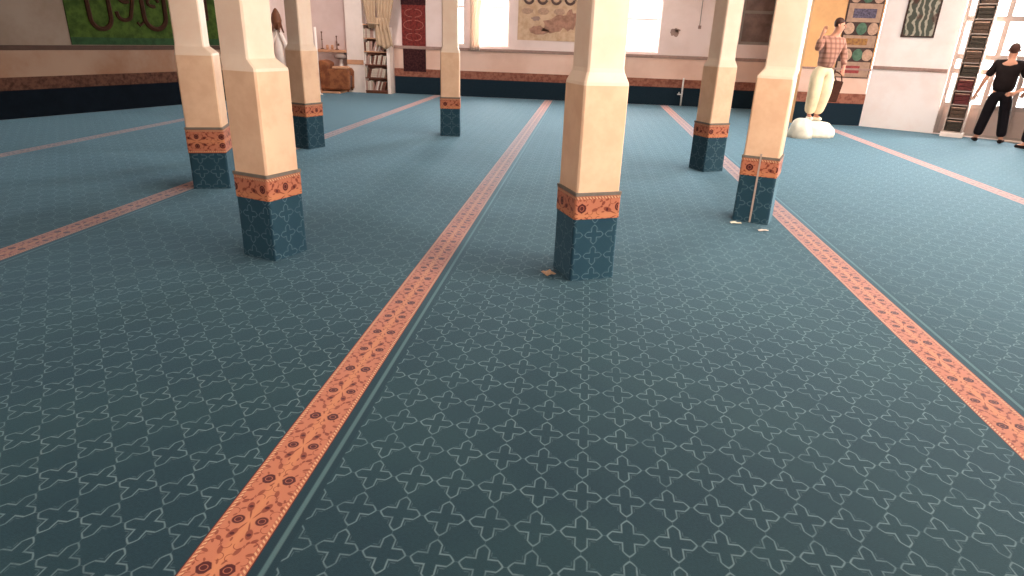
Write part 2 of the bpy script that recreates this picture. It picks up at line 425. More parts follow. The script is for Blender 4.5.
window(1, TB, *sx(W1), trans=(2.3,))
window(9, TB, *sx(W0), trans=(2.3,))
window(2, TB, *sx(W2), mull=(.62+9,), trans=(2.13,))
w3 = window(3, TB, *sx(W3), trans=(2.38,), m=M['frame'], glassm=M['browng'], fw=.07)
for i, (a, b, c, d) in enumerate(RW): window(4+i, TR, a, b, c, d, mull=((a+b)/2,), trans=(2.3,))  # assumed right-wall windows, out of view
for i, (a, b, c, d) in enumerate(RE): window(7+i, TRe, a, b, c, d, mull=((a+b)/2,), trans=(2.3,))  # added rear windows behind the camera, holding the fill light
# glazed door set in the diagonal wall
mb = MB(); f = .07
for s in (DS0, DS1-f): mb.box(TC, s, s+f, .06, .15, 0, 3.0)
mb.box(TC, DS0+f, DS1-f, .06, .15, 2.93, 3.0)
for s in (2.14, 2.62): mb.box(TC, s-.045, s+.045, .065, .145, 0, 2.93)
for z0, z1 in ((2.17, 2.27), (1.47, 1.57), (1.2, 1.3), (.55, .64), (0, .06)):
    mb.box(TC, DS0+f, DS1-f, .07, .14, z0, z1)
door = struct(mb.build('door_1', M['frame'], weld=False))
bxo('lower_panel', M['doorgrey'], DS0+f, DS1-f, .09, .12, .06, .55, door, TC)
bxo('pane', M['glass'], DS0+f, DS1-f, .1, .108, .64, 2.93, door, TC)
tube = MB(); tube_mb(tube, [TC(2.2, .05, 1.0), TC(2.2, .02, 1.02), TC(2.2, .02, 1.12), TC(2.2, .05, 1.14)], .01); tube.build('door_handle', M['gold'], door)

# ------------------------------------------------------------------ carpets
X0, PIT = -1.063, 3.11
def clip(poly, ax, lim, keep_gt):
    out = []
    for a, b in zip(poly, poly[1:]+poly[:1]):
        ia = (a[ax] >= lim) == keep_gt; ib = (b[ax] >= lim) == keep_gt
        if ia: out.append(a)
        if ia != ib:
            t = (lim-a[ax])/(b[ax]-a[ax]); out.append((a[0]+(b[0]-a[0])*t, a[1]+(b[1]-a[1])*t))
    return out
inner = [(-12.55, -3.15), (9.35, -3.15), (9.35, 13.0), (6.03, 15.23), (4.57, 15.24), (4.57, 18.16), (-8.05, 18.16), (-8.05, 15.15), (-12.53, 2.1)]
clab = {-4: 'teal patterned carpet strip farthest to the left, running along the dark wall',
        -3: 'teal patterned carpet strip in the dim left side, next to the wall strip',
        -2: 'teal patterned carpet strip with faint pink border, left of the second leftmost orange border',
        -1: 'teal patterned carpet strip left of the central orange border band',
        0: 'teal star patterned carpet strip with the central orange floral border running to the back wall',
        1: 'teal patterned carpet strip whose orange floral border runs to the lower right corner',
        2: 'teal patterned carpet strip with thin pale border beside the glazed door'}
clab[-2] = 'teal patterned carpet strip with faint pale border crossing the dim left side'
clab[-1] = 'teal patterned carpet strip with orange border that meets the leftmost column'
for k in range(-4, 3):
    xs = X0+PIT*k + (0.01 if k == 1 else 0)
    xa, xb = xs-.1105, X0+PIT*(k+1)-.1105+(0.01 if k == 0 else 0)
    poly = clip(clip(inner, 0, xa, True), 0, xb, False)
    so = {0: 0.0, -1: .035}.get(k, 0)
    mb = MB()
    uv = [(x-xs, y-1.42) for x, y in poly]; u2 = [(x-.0885+.1617*.5+so, y-1.947+.096) for x, y in poly]
    mb.face([(x, y, 0) for x, y in poly], uv, u2)
    mb.face([(x, y, -.0118) for x, y in poly][::-1], uv[::-1], u2[::-1])
    n = len(poly)
    for i in range(n):
        j = (i+1) % n; (x, y), (p, q) = poly[i], poly[j]
        mb.face([(x, y, -.0118), (p, q, -.0118), (p, q, 0), (x, y, 0)], [uv[i], uv[j], uv[j], uv[i]], [u2[i], u2[j], u2[j], u2[i]])
    o = mb.build('carpet_strip', M['carpet'])
    tag(o, clab[k], 'carpet')

# ------------------------------------------------------------------ columns
def ring_prism(name, size, z0, z1, m, parent, cap=True, rnd=.012, uvm=None, flare=0.0, bulge=0):
    """square tube of given outside size; uv along the perimeter"""
    mb = MB(); h = size/2; pts = []
    for cx, cy, a0 in ((h-rnd, -h+rnd, -PI/2), (h-rnd, h-rnd, 0), (-h+rnd, h-rnd, PI/2), (-h+rnd, -h+rnd, PI)):
        for i in range(4): a = a0+PI/2*i/3; pts.append((cx+rnd*math.cos(a), cy+rnd*math.sin(a)))
    per = [0]
    for a, b in zip(pts, pts[1:]+pts[:1]): per.append(per[-1]+math.dist(a, b))
    zs = [z0+(z1-z0)*i/6 for i in range(7)]
    def sc(z): t = (z-z0)/(z1-z0); return 1+flare*(1-t)**3+bulge*math.sin(PI*t)
    n = len(pts)
    for za, zb in zip(zs, zs[1:]):
        for i in range(n):
            j = (i+1) % n
            P = [(pts[i][0]*sc(za), pts[i][1]*sc(za), za), (pts[j][0]*sc(za), pts[j][1]*sc(za), za), (pts[j][0]*sc(zb), pts[j][1]*sc(zb), zb), (pts[i][0]*sc(zb), pts[i][1]*sc(zb), zb)]
            W = [(per[i], za), (per[i+1], za), (per[i+1], zb), (per[i], zb)]
            mb.face(P, [uvm(*w) for w in W] if uvm else W, W)
    if cap: mb.face([(x*sc(z1), y*sc(z1), z1) for x, y in pts])
    mb.face([(x*sc(z0), y*sc(z0), z0) for x, y in pts][::-1])
    return mb.build(name, m, parent, smooth=False)

def column(x, y, deg, size, label, rows=1, off=0.0, seam=False, shift=(0, 0), sw=.79):
    t = thing('column', label, 'column', (x, y, 0), math.radians(deg))
    s = size; u = size*sw
    # shaft with sloping shoulder
    mb = MB(); h, w = s/2-.004, u/2
    def ring(r, z, c=.012):
        return [(r-c, -r, z), (r, -r+c, z), (r, r-c, z), (r-c, r, z), (-r+c, r, z), (-r, r-c, z), (-r, -r+c, z), (-r+c, -r, z)]
    R = [ring(h, 1.325), ring(h*.985, 1.345), ring(w*1.03, 1.405), ring(w, 1.43), ring(w, H)]
    R = R[:2]+[[(x_+shift[0], y_+shift[1], z_) for x_, y_, z_ in q] for q in R[2:]]
    for a, b in zip(R, R[1:]):
        for i in range(8): mb.face([a[i], a[(i+1) % 8], b[(i+1) % 8], b[i]])
    mb.face(R[0][::-1]); mb.face(R[-1]); mb.build('shaft', M['plaster'], t)
    mb = MB(); R = [ring(h, .0), ring(h, 1.325)]
    for i in range(8): mb.face([R[0][i], R[0][(i+1) % 8], R[1][(i+1) % 8], R[1][i]])
    mb.face(R[0][::-1]); mb.face(R[1]); mb.build('pedestal', M['plaster_low'], t)
    # star pattern centred on each face
    o = ring_prism('carpet_wrap', s+.008, .002, .45, M['dado'], t, rnd=.02, flare=.02)
    me = o.data; lay = me.uv_layers['Star'].data
    for l in lay: l.uv = ((l.uv[0])*1.03+off, l.uv[1]*1.25+.06)
    if rows == 1: f = lambda p, z: ((z-.45)/.165*.125-.018, p*.8+off)
    else: f = lambda p, z: ((z-.3725-.0)/.2425*.218-.109, p*.92+off)
    z0 = .45 if rows == 1 else .3725
    if rows == 2:
        for v in o.data.vertices:
            if v.co.z > .3725: v.co.z = .3725
    ring_prism('floral_band', s+.014, z0, .612, M['band'], t, rnd=.018, uvm=f)
    ring_prism('edging_strip', s+.018, .612, .634, M['strip'], t, rnd=.01)
    if seam:
        bxo('seam_strip', M['shelfgrey'], -.008, .008, -(s+.020)/2-.004, -(s+.006)/2, .004, .66, t)
    return t
column(.053, 4.433, 24.7, .328, 'peach square column nearest the centre, carpet wrapped foot, shoulders lit bright', off=.03)
column(-2.296, 4.39, -19.5, .322, 'large peach square column with a front edge facing the viewer, second from the left', off=.08, shift=(-.048, -.01))
column(-3.935, 6.37, 19.0, .355, 'pinkish square column at far left with a double row floral band', rows=2, sw=.75, shift=(-.035, 0))
column(-3.999, 8.971, -22.7, .32, 'square column with a shaded grey left face, in front of the brown armchair', off=.05)
column(-2.286, 10.842, 9.1, .32, 'slim looking square column farthest back, beside the curtained bright window', off=.02)
column(1.664, 8.883, 28.6, .315, 'square column left of the plaid shirted person, third from the right window side', off=.07)
column(1.703, 6.319, -21.1, .325, 'bright cream column with a pale vertical seam on its carpet foot, beside the plaid shirted person', off=.01, seam=True, shift=(.028, 0), sw=.83)

# ------------------------------------------------------------------ back wall furnishing
def drape(name, m, parent, T, s0, s1, n, z0, z1, folds=5, amp=.04, top=None, nz=10, shape=None, wave=0):
    """pleated cloth between s0..s1; shape(t)->(centre shift, width factor) with t from 0 bottom to 1 top"""
    mb = MB(); ns = folds*6
    def pt(i, j, off):
        t = j/nz; u = i/ns
        c, w = shape(t) if shape else (0, 1)
        s = (s0+s1)/2+c+(u-.5)*(s1-s0)*w
        return T(s, n+off+amp*math.sin(u*folds*2*PI+.6*math.sin(t*3)), z0+(z1-z0)*t+wave*math.sin(u*9)*(1-t))
    for side in (0, 1):
        off = -.006 if side else 0
        for i in range(ns):
            for j in range(nz):
                q = [pt(i, j, off), pt(i+1, j, off), pt(i+1, j+1, off), pt(i, j+1, off)]
                mb.face(q if side else q[::-1])
    for j in range(nz):
        for i in (0, ns): mb.face([pt(i, j, 0), pt(i, j+1, 0), pt(i, j+1, -.006), pt(i, j, -.006)])
    for i in range(ns):
        for j in (0, nz): mb.face([pt(i, j, 0), pt(i+1, j, 0), pt(i+1, j, -.006), pt(i, j, -.006)])
    return mb.build(name, m, parent, smooth=True)
B9 = 9.0
cur = thing('curtain', 'pale sheer curtain hanging over the left part of the bright back window', 'curtain', (0, 0, 0))
drape('sheer_panel', M['sheer'], cur, TB, -3.28+B9, -2.94+B9, -.1, 1.2, 3.0, 5, .035, shape=lambda t: (-.04*(1-t), .8+.2*t))
tube_mb(MB(), [TB(-4.0+B9, -.12, 3.02), TB(-2.1+B9, -.12, 3.02)], .014).build('curtain_rod', M['gold'], cur)
side = thing('curtain', 'narrow pale curtain at the bright window slit beside the farthest column', 'curtain')
drape('sheer_panel', M['sheer'], side, TB, -3.98+B9, -3.62+B9, -.1, 1.24, 3.0, 4, .03)

# poster between the two windows
po = thing('wall_poster', 'beige poster with dark writing along its top, between the two bright windows', 'poster')
PX0, PX1, PZ0, PZ1 = -2.0, -.40, 1.52, 2.75
bxo('paper_sheet', M['posterpaper'], PX0+B9, PX1+B9, -.012, -.001, PZ0, PZ1, po, TB)
random.seed(3)
def blob(mb, T, cs, cz, rs, rz_, n, dep, k=9, jit=.25, rot=0):
    pts = []
    for i in range(k*2):
        a = 2*PI*i/(k*2); r = 1+random.uniform(-jit, jit)
        x, z = rs*r*math.cos(a), rz_*r*math.sin(a)
        pts.append((cs+x*math.cos(rot)-z*math.sin(rot), cz+x*math.sin(rot)+z*math.cos(rot)))
    mb.face([T(s, n, z) for s, z in pts]); m_ = len(pts)
    for i in range(m_):
        j = (i+1) % m_; mb.face([T(*(pts[i][0], n, pts[i][1])), T(pts[i][0], n+dep, pts[i][1]), T(pts[j][0], n+dep, pts[j][1]), T(pts[j][0], n, pts[j][1])])
    return mb
mb = MB()
blob(mb, TB, -.98+B9, 1.95, .36, .2, -.016, .004, rot=.25); blob(mb, TB, -.62+B9, 2.05, .18, .24, -.0165, .004); blob(mb, TB, -1.45+B9, 1.78, .25, .1, -.016, .004)
mb.build('rust_figures', M['posterred'], po)
mb = MB()
for i in range(4):                                           # broad written strokes along the top
    c = -1.72+i*.36; up_ = .13
    tube_mb(mb, [TB(c+B9+.12*math.cos(a), -.016, 2.55+.12*math.sin(a)) for a in [PI*1.0+PI*.9*k/7 for k in range(8)]], .034, 6)
    tube_mb(mb, [TB(c+B9+.13, -.016, 2.52), TB(c+B9+.14, -.016, 2.72)], .024, 6)
mb.build('heading_script', M['posterink'], po, weld=False)
blob(MB(), TB, -1.52+B9, 2.06, .12, .05, -.017, .004).build('dark_emblem', M['rail'], po)
mb = MB()
for i in range(3): blob(mb, TB, -1.75+i*.42+B9, 2.24, .15, .08, -.0155, .004, jit=.1)
mb.build('pale_text_block', M['postbeige'], po)

# red rug hanging by the bookcase
rg = thing('hanging_rug', 'narrow dark red rug hanging on the wall between bookcase and farthest column', 'rug')
bxo('red_field', M['rugred'], -5.18+B9, -4.52+B9, -.028, -.002, 1.2, 2.75, rg, TB)
bxo('dark_lower_field', M['rugdark'], -5.16+B9, -4.52+B9, -.0285, -.0245, .60, 1.2, rg, TB)
bxo('dark_top_band', M['rugdark'], -5.19+B9, -4.51+B9, -.031, -.001, 2.3, 2.5, rg, TB)
mb = MB()
for z, sc in ((2.1, 1), (1.8, 1.2), (1.5, .9)):
    for k in (-1, 1):
        tube_mb(mb, [TB(-4.85+B9+k*(.04+.2*sc*math.sin(a)), -.031, z+.1*sc*math.cos(a)) for a in [i*PI/6 for i in range(7)]], .009, 5)
mb.build('pale_scrollwork', M['rugline'], rg)

# bookcase with books, curtain gathered over it
bc = thing('bookcase', 'narrow white bookcase full of cream books, beside the hanging red rug', 'bookcase', (-5.86, 18.14, 0))
BW = .33
mb = MB(); mb.box(I, -BW, -BW+.025, -.3, 0, 0, 1.8); mb.build('side_panel', M['white'], bc)
mb = MB(); mb.box(I, BW, BW+.09, -.3, 0, 0, 1.72); mb.build('side_panel', M['white'], bc)
bxo('back_panel', M['paper3'], -BW+.025, BW, -.02, -.002, .1, 1.8, bc)
SH = [.08, .42, .76, 1.10, 1.44, 1.78]
for z in SH: bxo('shelf', M['paper3'] if z < 1 else M['cushion'], -BW+.025, BW, -.3, -.02, z-.025, z, bc)
bxo('plinth', M['wood'], -BW+.025, BW, -.28, -.02, 0, .055, bc)
rowname = ['bottom', 'second lowest', 'middle', 'second highest', 'top']
proto = {}
def book(h, w, d, m):
    t = bpy.data.objects.new('book', None); COL.objects.link(t)
    mb = MB(); mb.box(I, 0, w, 0, .003, 0, h); mb.box(I, 0, .003, 0, d, 0, h); mb.box(I, w-.003, w, 0, d, 0, h); mb.build('cover', m, t, weld=False)
    bxo('pages', M['white'], .003, w-.003, .004, d-.006, .004, h-.004, t); return t
random.seed(11)
for r in range(5):
    x = -BW+.035; lean = 0; ang = random.uniform(.22, .4); start = random.randint(1, 6) if r != 4 else 99
    i = 0
    while True:
        h = random.uniform(.2, .26) if not lean else random.uniform(.22, .25); w = random.uniform(.032, .05)
        if i >= start: lean = ang
        if x+w/math.cos(lean)+h*math.sin(lean) > BW-.008: break
        m = M[random.choice(('paper', 'paper', 'paper', 'paper2', 'white', 'paper2', 'paper3'))]
        b = book(h, w, .18, m); b.rotation_euler = (0, lean, 0)
        b.location = (-5.86+x, 18.14-.285, SH[r]+.002+w*math.sin(lean))
        tag(b, '%s book on the %s shelf of the white bookcase' % ('leaning' if lean else 'upright', rowname[r]), 'book', 'books on the %s shelf, %s' % (rowname[r], 'leaning' if lean else 'upright'))
        x += w/math.cos(lean)+.006; i += 1
gc = thing('gathered_curtain', 'olive beige curtain in two swags, tied and hanging down over the bookcase', 'curtain')
drape('left_swag', M['olive'], gc, TB, -6.2+B9, -5.75+B9, -.42, 1.68, 3.1, 4, .035, shape=lambda t: ((-.02+.1*(1-t)), .35+.75*t**.7))
drape('right_swag', M['olive'], gc, TB, -5.78+B9, -5.2+B9, -.42, 1.62, 3.1, 5, .035, shape=lambda t: ((.02-.1*(1-t)), .35+.75*t**.7))
drape('tied_tail', M['olive'], gc, TB, -5.78+B9, -5.4+B9, -.44, 1.2, 1.95, 4, .035, shape=lambda t: (-.0+.05*(1-t)*2-.05, 1.25-.3*t), wave=.04)
tube_mb(MB(), [TB(-5.82+B9+.15*math.cos(a), -.44+.06*math.sin(a), 1.8) for a in [2*PI*i/12 for i in range(13)]], .02, 6).build('tie_band', M['olive'], gc)
tube_mb(MB(), [TB(-6.5+B9, -.42, 3.12), TB(-5.0+B9, -.42, 3.12)], .015).build('curtain_rod', M['gold'], gc)

# armchair
ac = thing('armchair', 'brown leather armchair turned side-on in the white recess at the back left', 'armchair', (-6.86, 17.62, .052), math.radians(8))
def rounded(name, m, pts, y0, y1, parent, bev=.03):
    mb = MB(); mb.face([(x, y0, z) for x, z in pts]); mb.face([(x, y1, z) for x, z in pts][::-1])
    for a, b in zip(pts, pts[1:]+pts[:1]): mb.face([(a[0], y0, a[1]), (a[0], y1, a[1]), (b[0], y1, b[1]), (b[0], y0, b[1])])
    return mb.build(name, m, parent, bevel=bev)
rounded('backrest', M['leather'], [(-.40, .04), (-.14, .04), (-.16, .5), (-.14, .72), (-.26, .78), (-.4, .8), (-.46, .72)], -.32, .3, ac, .04)
rounded('seat', M['darkleather'], [(-.2, .08), (.34, .08), (.36, .4), (-.2, .4)], -.2, .2, ac, .03)
for y0, y1 in ((-.33, -.2), (.2, .33)):
    rounded('armrest', M['leather'], [(-.2, .04), (.38, .04), (.4, .5), (.34, .6), (-.2, .58)], y0, y1, ac, .04)
rounded('arm_cushion', M['cushion'], [(-.08, .585), (.38, .585), (.4, .62), (.36, .66), (-.06, .65)], -.34, -.19, ac, .02)
for sx_, sy_ in ((-.36, -.28), (-.36, .26), (.32, -.28), (.32, .26)):
    MB().box(I, sx_-.025, sx_+.025, sy_-.025, sy_+.025, -.0, .05).build('leg', M['wood'], ac)
bg = thing('cloth_bundle', 'grey blue cloth bundle piled behind the armchair under the tan ledge', 'cloth', (-6.9, 18.03, 0))
mb = MB(); lathe_mb(mb, [(.05, .86), (.17, .88), (.19, .94), (.12, 1.0), (.03, 1.02)], 12); mb.build('folded_cloth', M['doorgrey'], bg, smooth=True)
mb = MB(); lathe_mb(mb, [(.06, .05), (.08, .06), (.06, .4), (.05, .86)], 10); mb.build('stand', M['white'], bg, smooth=True)
for i, (x, h, lab) in enumerate(((-7.42, .46, 'tall dark candlestick at the left end of the tan ledge'), (-7.0, .36, 'shorter dark candlestick with a side knob, right on the tan ledge'))):
    c = thing('candlestick', lab, 'candlestick', (x, 18.05, 1.102))
    mb = MB(); lathe_mb(mb, [(.05, 0), (.05, .015), (.015, .03), (.012, h*.5), (.025, h*.55), (.012, h*.6), (.012, h*.9), (.025, h*.95), (.02, h)], 10); mb.build('stem', M['gold'], c, smooth=True)
    if i: MB().box(I, .02, .07, -.01, .01, .1, .16).build('side_knob', M['gold'], c)
for x, lab in ((-7.28, 'small glass-like white cup on the tan ledge, nearer the tall candlestick'), (-7.14, 'small white cup on the tan ledge, nearer the short candlestick')):
    c = MB(); lathe_mb(c, [(.03, 0), (.04, .05), (.035, .11), (.02, .12)], 12); o = c.build('cup', M['cushion'], None, smooth=True); o.location = (x, 18.06, 1.102); tag(o, lab.replace('glass-like ', ''), 'cup')
# white pole and the draped white cloth near the far-left column
for nm, x0, z0, z1, lab in (('white_pole', -7.66, 1.0, 1.68, ''),):
    p = thing('white_pole', 'thin bright white vertical pole seen just right of the shaded column', 'pole', (-7.08, 16.8, 0))
    tube_mb(MB(), [(0, 0, 0), (0, 0, 1.66)], .035, 10).build('pole', M['white'], p, smooth=True)
    lathe_mb(MB(), [(.09, 0), (.09, .02), (.04, .03), (.035, .05)], 14).build('foot', M['white'], p)
wd = thing('draped_cloth', 'white cloth spreading like a tent below a dark brown bunch, behind the large front column', 'drape', (-7.80, 16.2, 0), .3)
mb = MB()
for k in range(2):
    sg = (-1, 1)[k]
    tube_mb(mb, [(0, 0, 1.62), (sg*.1, -.02, 1.4), (sg*.2, -.03, 1.15), (sg*.24, -.02, .8), (sg*.25, 0, .45)], [.03, .055, .06, .07, .08], 8)
tube_mb(mb, [(0, .03, 1.6), (0, .03, 1.2), (0, .05, .5)], [.03, .12, .16], 8)
mb.build('white_folds', M['white'], wd, smooth=True)
mb = MB(); lathe_mb(mb, [(.03, 1.55), (.1, 1.62), (.13, 1.78), (.1, 1.92), (.06, 2.0), (.02, 2.06)], 9)
for a in range(5): tube_mb(mb, [(.08*math.cos(a*1.3), .08*math.sin(a*1.3), 1.7), (.15*math.cos(a*1.3), .15*math.sin(a*1.3), 1.5)], [.04, .015], 6)
mb.build('brown_bunch', M['wood'], wd, smooth=True)
mb = MB(); tube_mb(mb, [(0, .03, 0), (0, .03, 2.0)], .03); lathe_mb(mb, [(.2, 0), (.2, .03), (.05, .05), (.03, .1)], 14, (0, .03, 0)); mb.build('stand', M['wood'], wd)

# pipe with tap, cord with plug, wall marks on the back wall
pp = thing('water_pipe', 'thin white pipe with a small tap rising from the floor at the back wall', 'pipe')
tube_mb(MB(), [TB(2.5+B9, -.06, .0), TB(2.5+B9, -.06, .72)], .022).build('pipe', M['offwhite'], pp, smooth=True)
mb = MB(); tube_mb(mb, [TB(2.5+B9, -.06, .3), TB(2.38+B9, -.07, .3)], .016); tube_mb(mb, [TB(2.42+B9, -.07, .3), TB(2.42+B9, -.07, .36)], .012); mb.build('tap', M['offwhite'], pp)
cd = thing('electric_cable', 'thin grey cord hanging on the pink wall between bright and dark windows', 'cord')
tube_mb(MB(), [TB(2.74+B9, -.02, 3.0), TB(2.74+B9, -.02, 2.0)], .008, 6).build('cord', M['frame'], cd)
MB().box(TB, 2.71+B9, 2.78+B9, -.04, -.005, 1.94, 2.02).build('plug', M['rail'], cd)
mb = MB(); blob(mb, TB, 2.12+B9, 1.83, .1, .09, -.012, .01, jit=.35); blob(mb, TB, 2.2+B9, 1.88, .07, .04, -.012, .01, jit=.3)
tag(mb.build('wall_hook', M['rail']), 'small greyish brown hook patch on the wall right of the centre window', 'hook')

# banner on the left wall
bn = thing('green_banner', 'long green banner with brown script hanging on the dim left wall', 'banner')
b0, b1 = L0+1.5, L0+5.35
bxo('cloth_field', M['green'], b0, b1, -.02, -.002, 1.24, 2.9, bn, TL)
bxo('lower_hem', M['banner_edge'], b0, b1, -.023, -.0005, 1.2, 1.33, bn, TL)
mb = MB()
def stroke(pts, r):
    tube_mb(mb, [TL(L0+s, -.024, z) for s, z in pts], r, 6)
arc = lambda cs, cz, rs, rz_, a0, a1, n=12: [(cs+rs*math.cos(a0+(a1-a0)*i/n), cz+rz_*math.sin(a0+(a1-a0)*i/n)) for i in range(n+1)]
stroke([(1.9, 2.2)]+arc(2.12, 1.68, .2, .2, PI, 2*PI)+[(2.32, 2.2)], .045)
stroke([(2.45, 1.8)]+arc(2.6, 1.75, .14, .1, PI, 2*PI)+[(2.8, 1.95), (2.84, 2.1)], .04)
stroke(arc(2.66, 2.05, .12, .08, 0, 1.7*PI), .035)
stroke([(3.0, 2.15)]+arc(3.25, 1.74, .24, .24, PI, 2*PI)+[(3.5, 2.2)], .05)
stroke(arc(3.25, 2.0, .12, .08, 0, 1.6*PI), .035)
stroke([(2.98, 1.62), (2.9, 1.56), (2.85, 1.62)], .025)
stroke([(3.8, 2.2)]+arc(4.0, 1.8, .2, .2, PI, 2*PI)+[(4.2, 2.3)], .045)
stroke([(4.5, 1.7), (4.5, 2.5)], .045)
mb.build('script', M['script'], bn, weld=False)

# ------------------------------------------------------------------ pier poster
TP = frame((4.95, 15.27), (6.04, 15.27))
pp = thing('calligraphy_poster', 'tall taupe poster with green roundels and coloured writing panels, behind the plaid shirted person', 'poster')
px = lambda x: x-4.95
bxo('backing', M['postbrown'], px(5.28), px(6.0), -.02, -.001, 1.0, 3.0, pp, TP)
def pframe(z0, z1, mi, inner_z0, inner_z1, a, b):
    MB().box(TP, px(5.31), px(5.98), -.026, -.019, z0, z1).build('panel', M['postbase'], pp)
    MB().box(TP, px(a), px(b), -.03, -.025, inner_z0, inner_z1).build('writing_panel', mi, pp)
pframe(1.02, 1.33, M['postred'], 1.10, 1.25, 5.4, 5.78)
pframe(1.62, 1.86, M['postochre'], 1.67, 1.8, 5.38, 5.82)
pframe(2.12, 2.48, M['postlav'], 2.2, 2.38, 5.42, 5.88)
pframe(2.74, 3.0, M['postlav'], 2.8, 2.95, 5.42, 5.88)
for z, xs in ((1.47, (5.46, 5.68, 5.88)), (1.99, (5.4, 5.65, 5.88)), (2.61, (5.42, 5.66, 5.88))):
    for i, x in enumerate(xs):
        mb = MB(); blob(mb, TP, px(x), z, .105, .12, -.03, .01, k=8, jit=.04); mb.build('roundel', M['postgreen'] if i == 1 else M['postbeige'], pp)

# framed picture on the diagonal wall
pc = thing('framed_picture', 'dark marbled framed picture on the white wall near the glazed door', 'picture')
bxo('artwork', M['marbled'], .43, .97, -.02, -.004, 1.88, 2.88, pc, TC)
mb = MB(); a0, a1, z0, z1 = .40, 1.0, 1.85, 2.92
mb.box(TC, a0, a0+.03, -.03, -.002, z0, z1); mb.box(TC, a1-.03, a1, -.03, -.002, z0, z1); mb.box(TC, a0+.03, a1-.03, -.03, -.002, z0, z0+.03); mb.box(TC, a0+.03, a1-.03, -.03, -.002, z1-.03, z1)
mb.build('frame', M['postbrown'], pc)

# slim rack with stacks, leaning against nothing, standing by the door
rk = thing('slim_rack', 'tall slim pale rack filled with dark stacked books beside the glazed door', 'rack')
r0, r1 = 1.62, 1.96
for s in (r0, r1-.025): bxo('upright', M['shelfgrey'], s, s+.025, -.36, -.1, 0, 3.0, rk, TC)
bxo('base', M['white'], r0-.02, r1+.02, -.38, -.08, 0.001, .09, rk, TC)
names = ['lowest', 'second lowest', 'third lowest', 'fourth lowest', 'fifth lowest', 'sixth lowest', 'seventh lowest', 'eighth lowest', 'ninth lowest', 'tenth lowest']
cols_ = ['bk_dark', 'bk_brown', 'bk_red', 'bk_red', 'bk_dark', 'bk_brown', 'bk_dark', 'bk_brown', 'bk_dark', 'bk_brown', 'orange']
cn = {'bk_dark': 'dark green', 'bk_brown': 'brown', 'bk_red': 'dark red', 'orange': 'orange'}
bxo('back_panel', M['postbase'], r0+.025, r1-.025, -.115, -.1, .09, 3.0, rk, TC)
for i in range(11):
    z = .09+.262*i
    bxo('shelf', M['shelfgrey'], r0+.025, r1-.025, -.35, -.11, z, z+.02, rk, TC)
    if i < 10:
        for k in range(3):
            zz = z+.022+k*.074
            t = thing('large_book', '%s large book, %s of three on the %s shelf of the slim rack' % (cn[cols_[i]], ('bottom', 'middle', 'top')[k], names[i]), 'book')
            j = random.uniform(0, .02)
            bxo('cover', M[cols_[i]], r0+.035+j, r1-.05+j, -.34, -.13, zz, zz+.068, t, TC, bevel=.004)
            bxo('pages', M['postbeige'], r0+.04+j, r1-.055+j, -.343, -.32, zz+.04, zz+.058, t, TC) if k == 2 else None
t = thing('orange_cloth', 'orange folded cloth on the top shelf of the slim rack', 'cloth')
mb = MB(); 
for k in range(3): mb.box(TC, r0+.035, r1-.045, -.34, -.13, 2.735+k*.055, 2.735+k*.055+.05)
mb.build('folds', M['orange'], t, bevel=.012, weld=False)

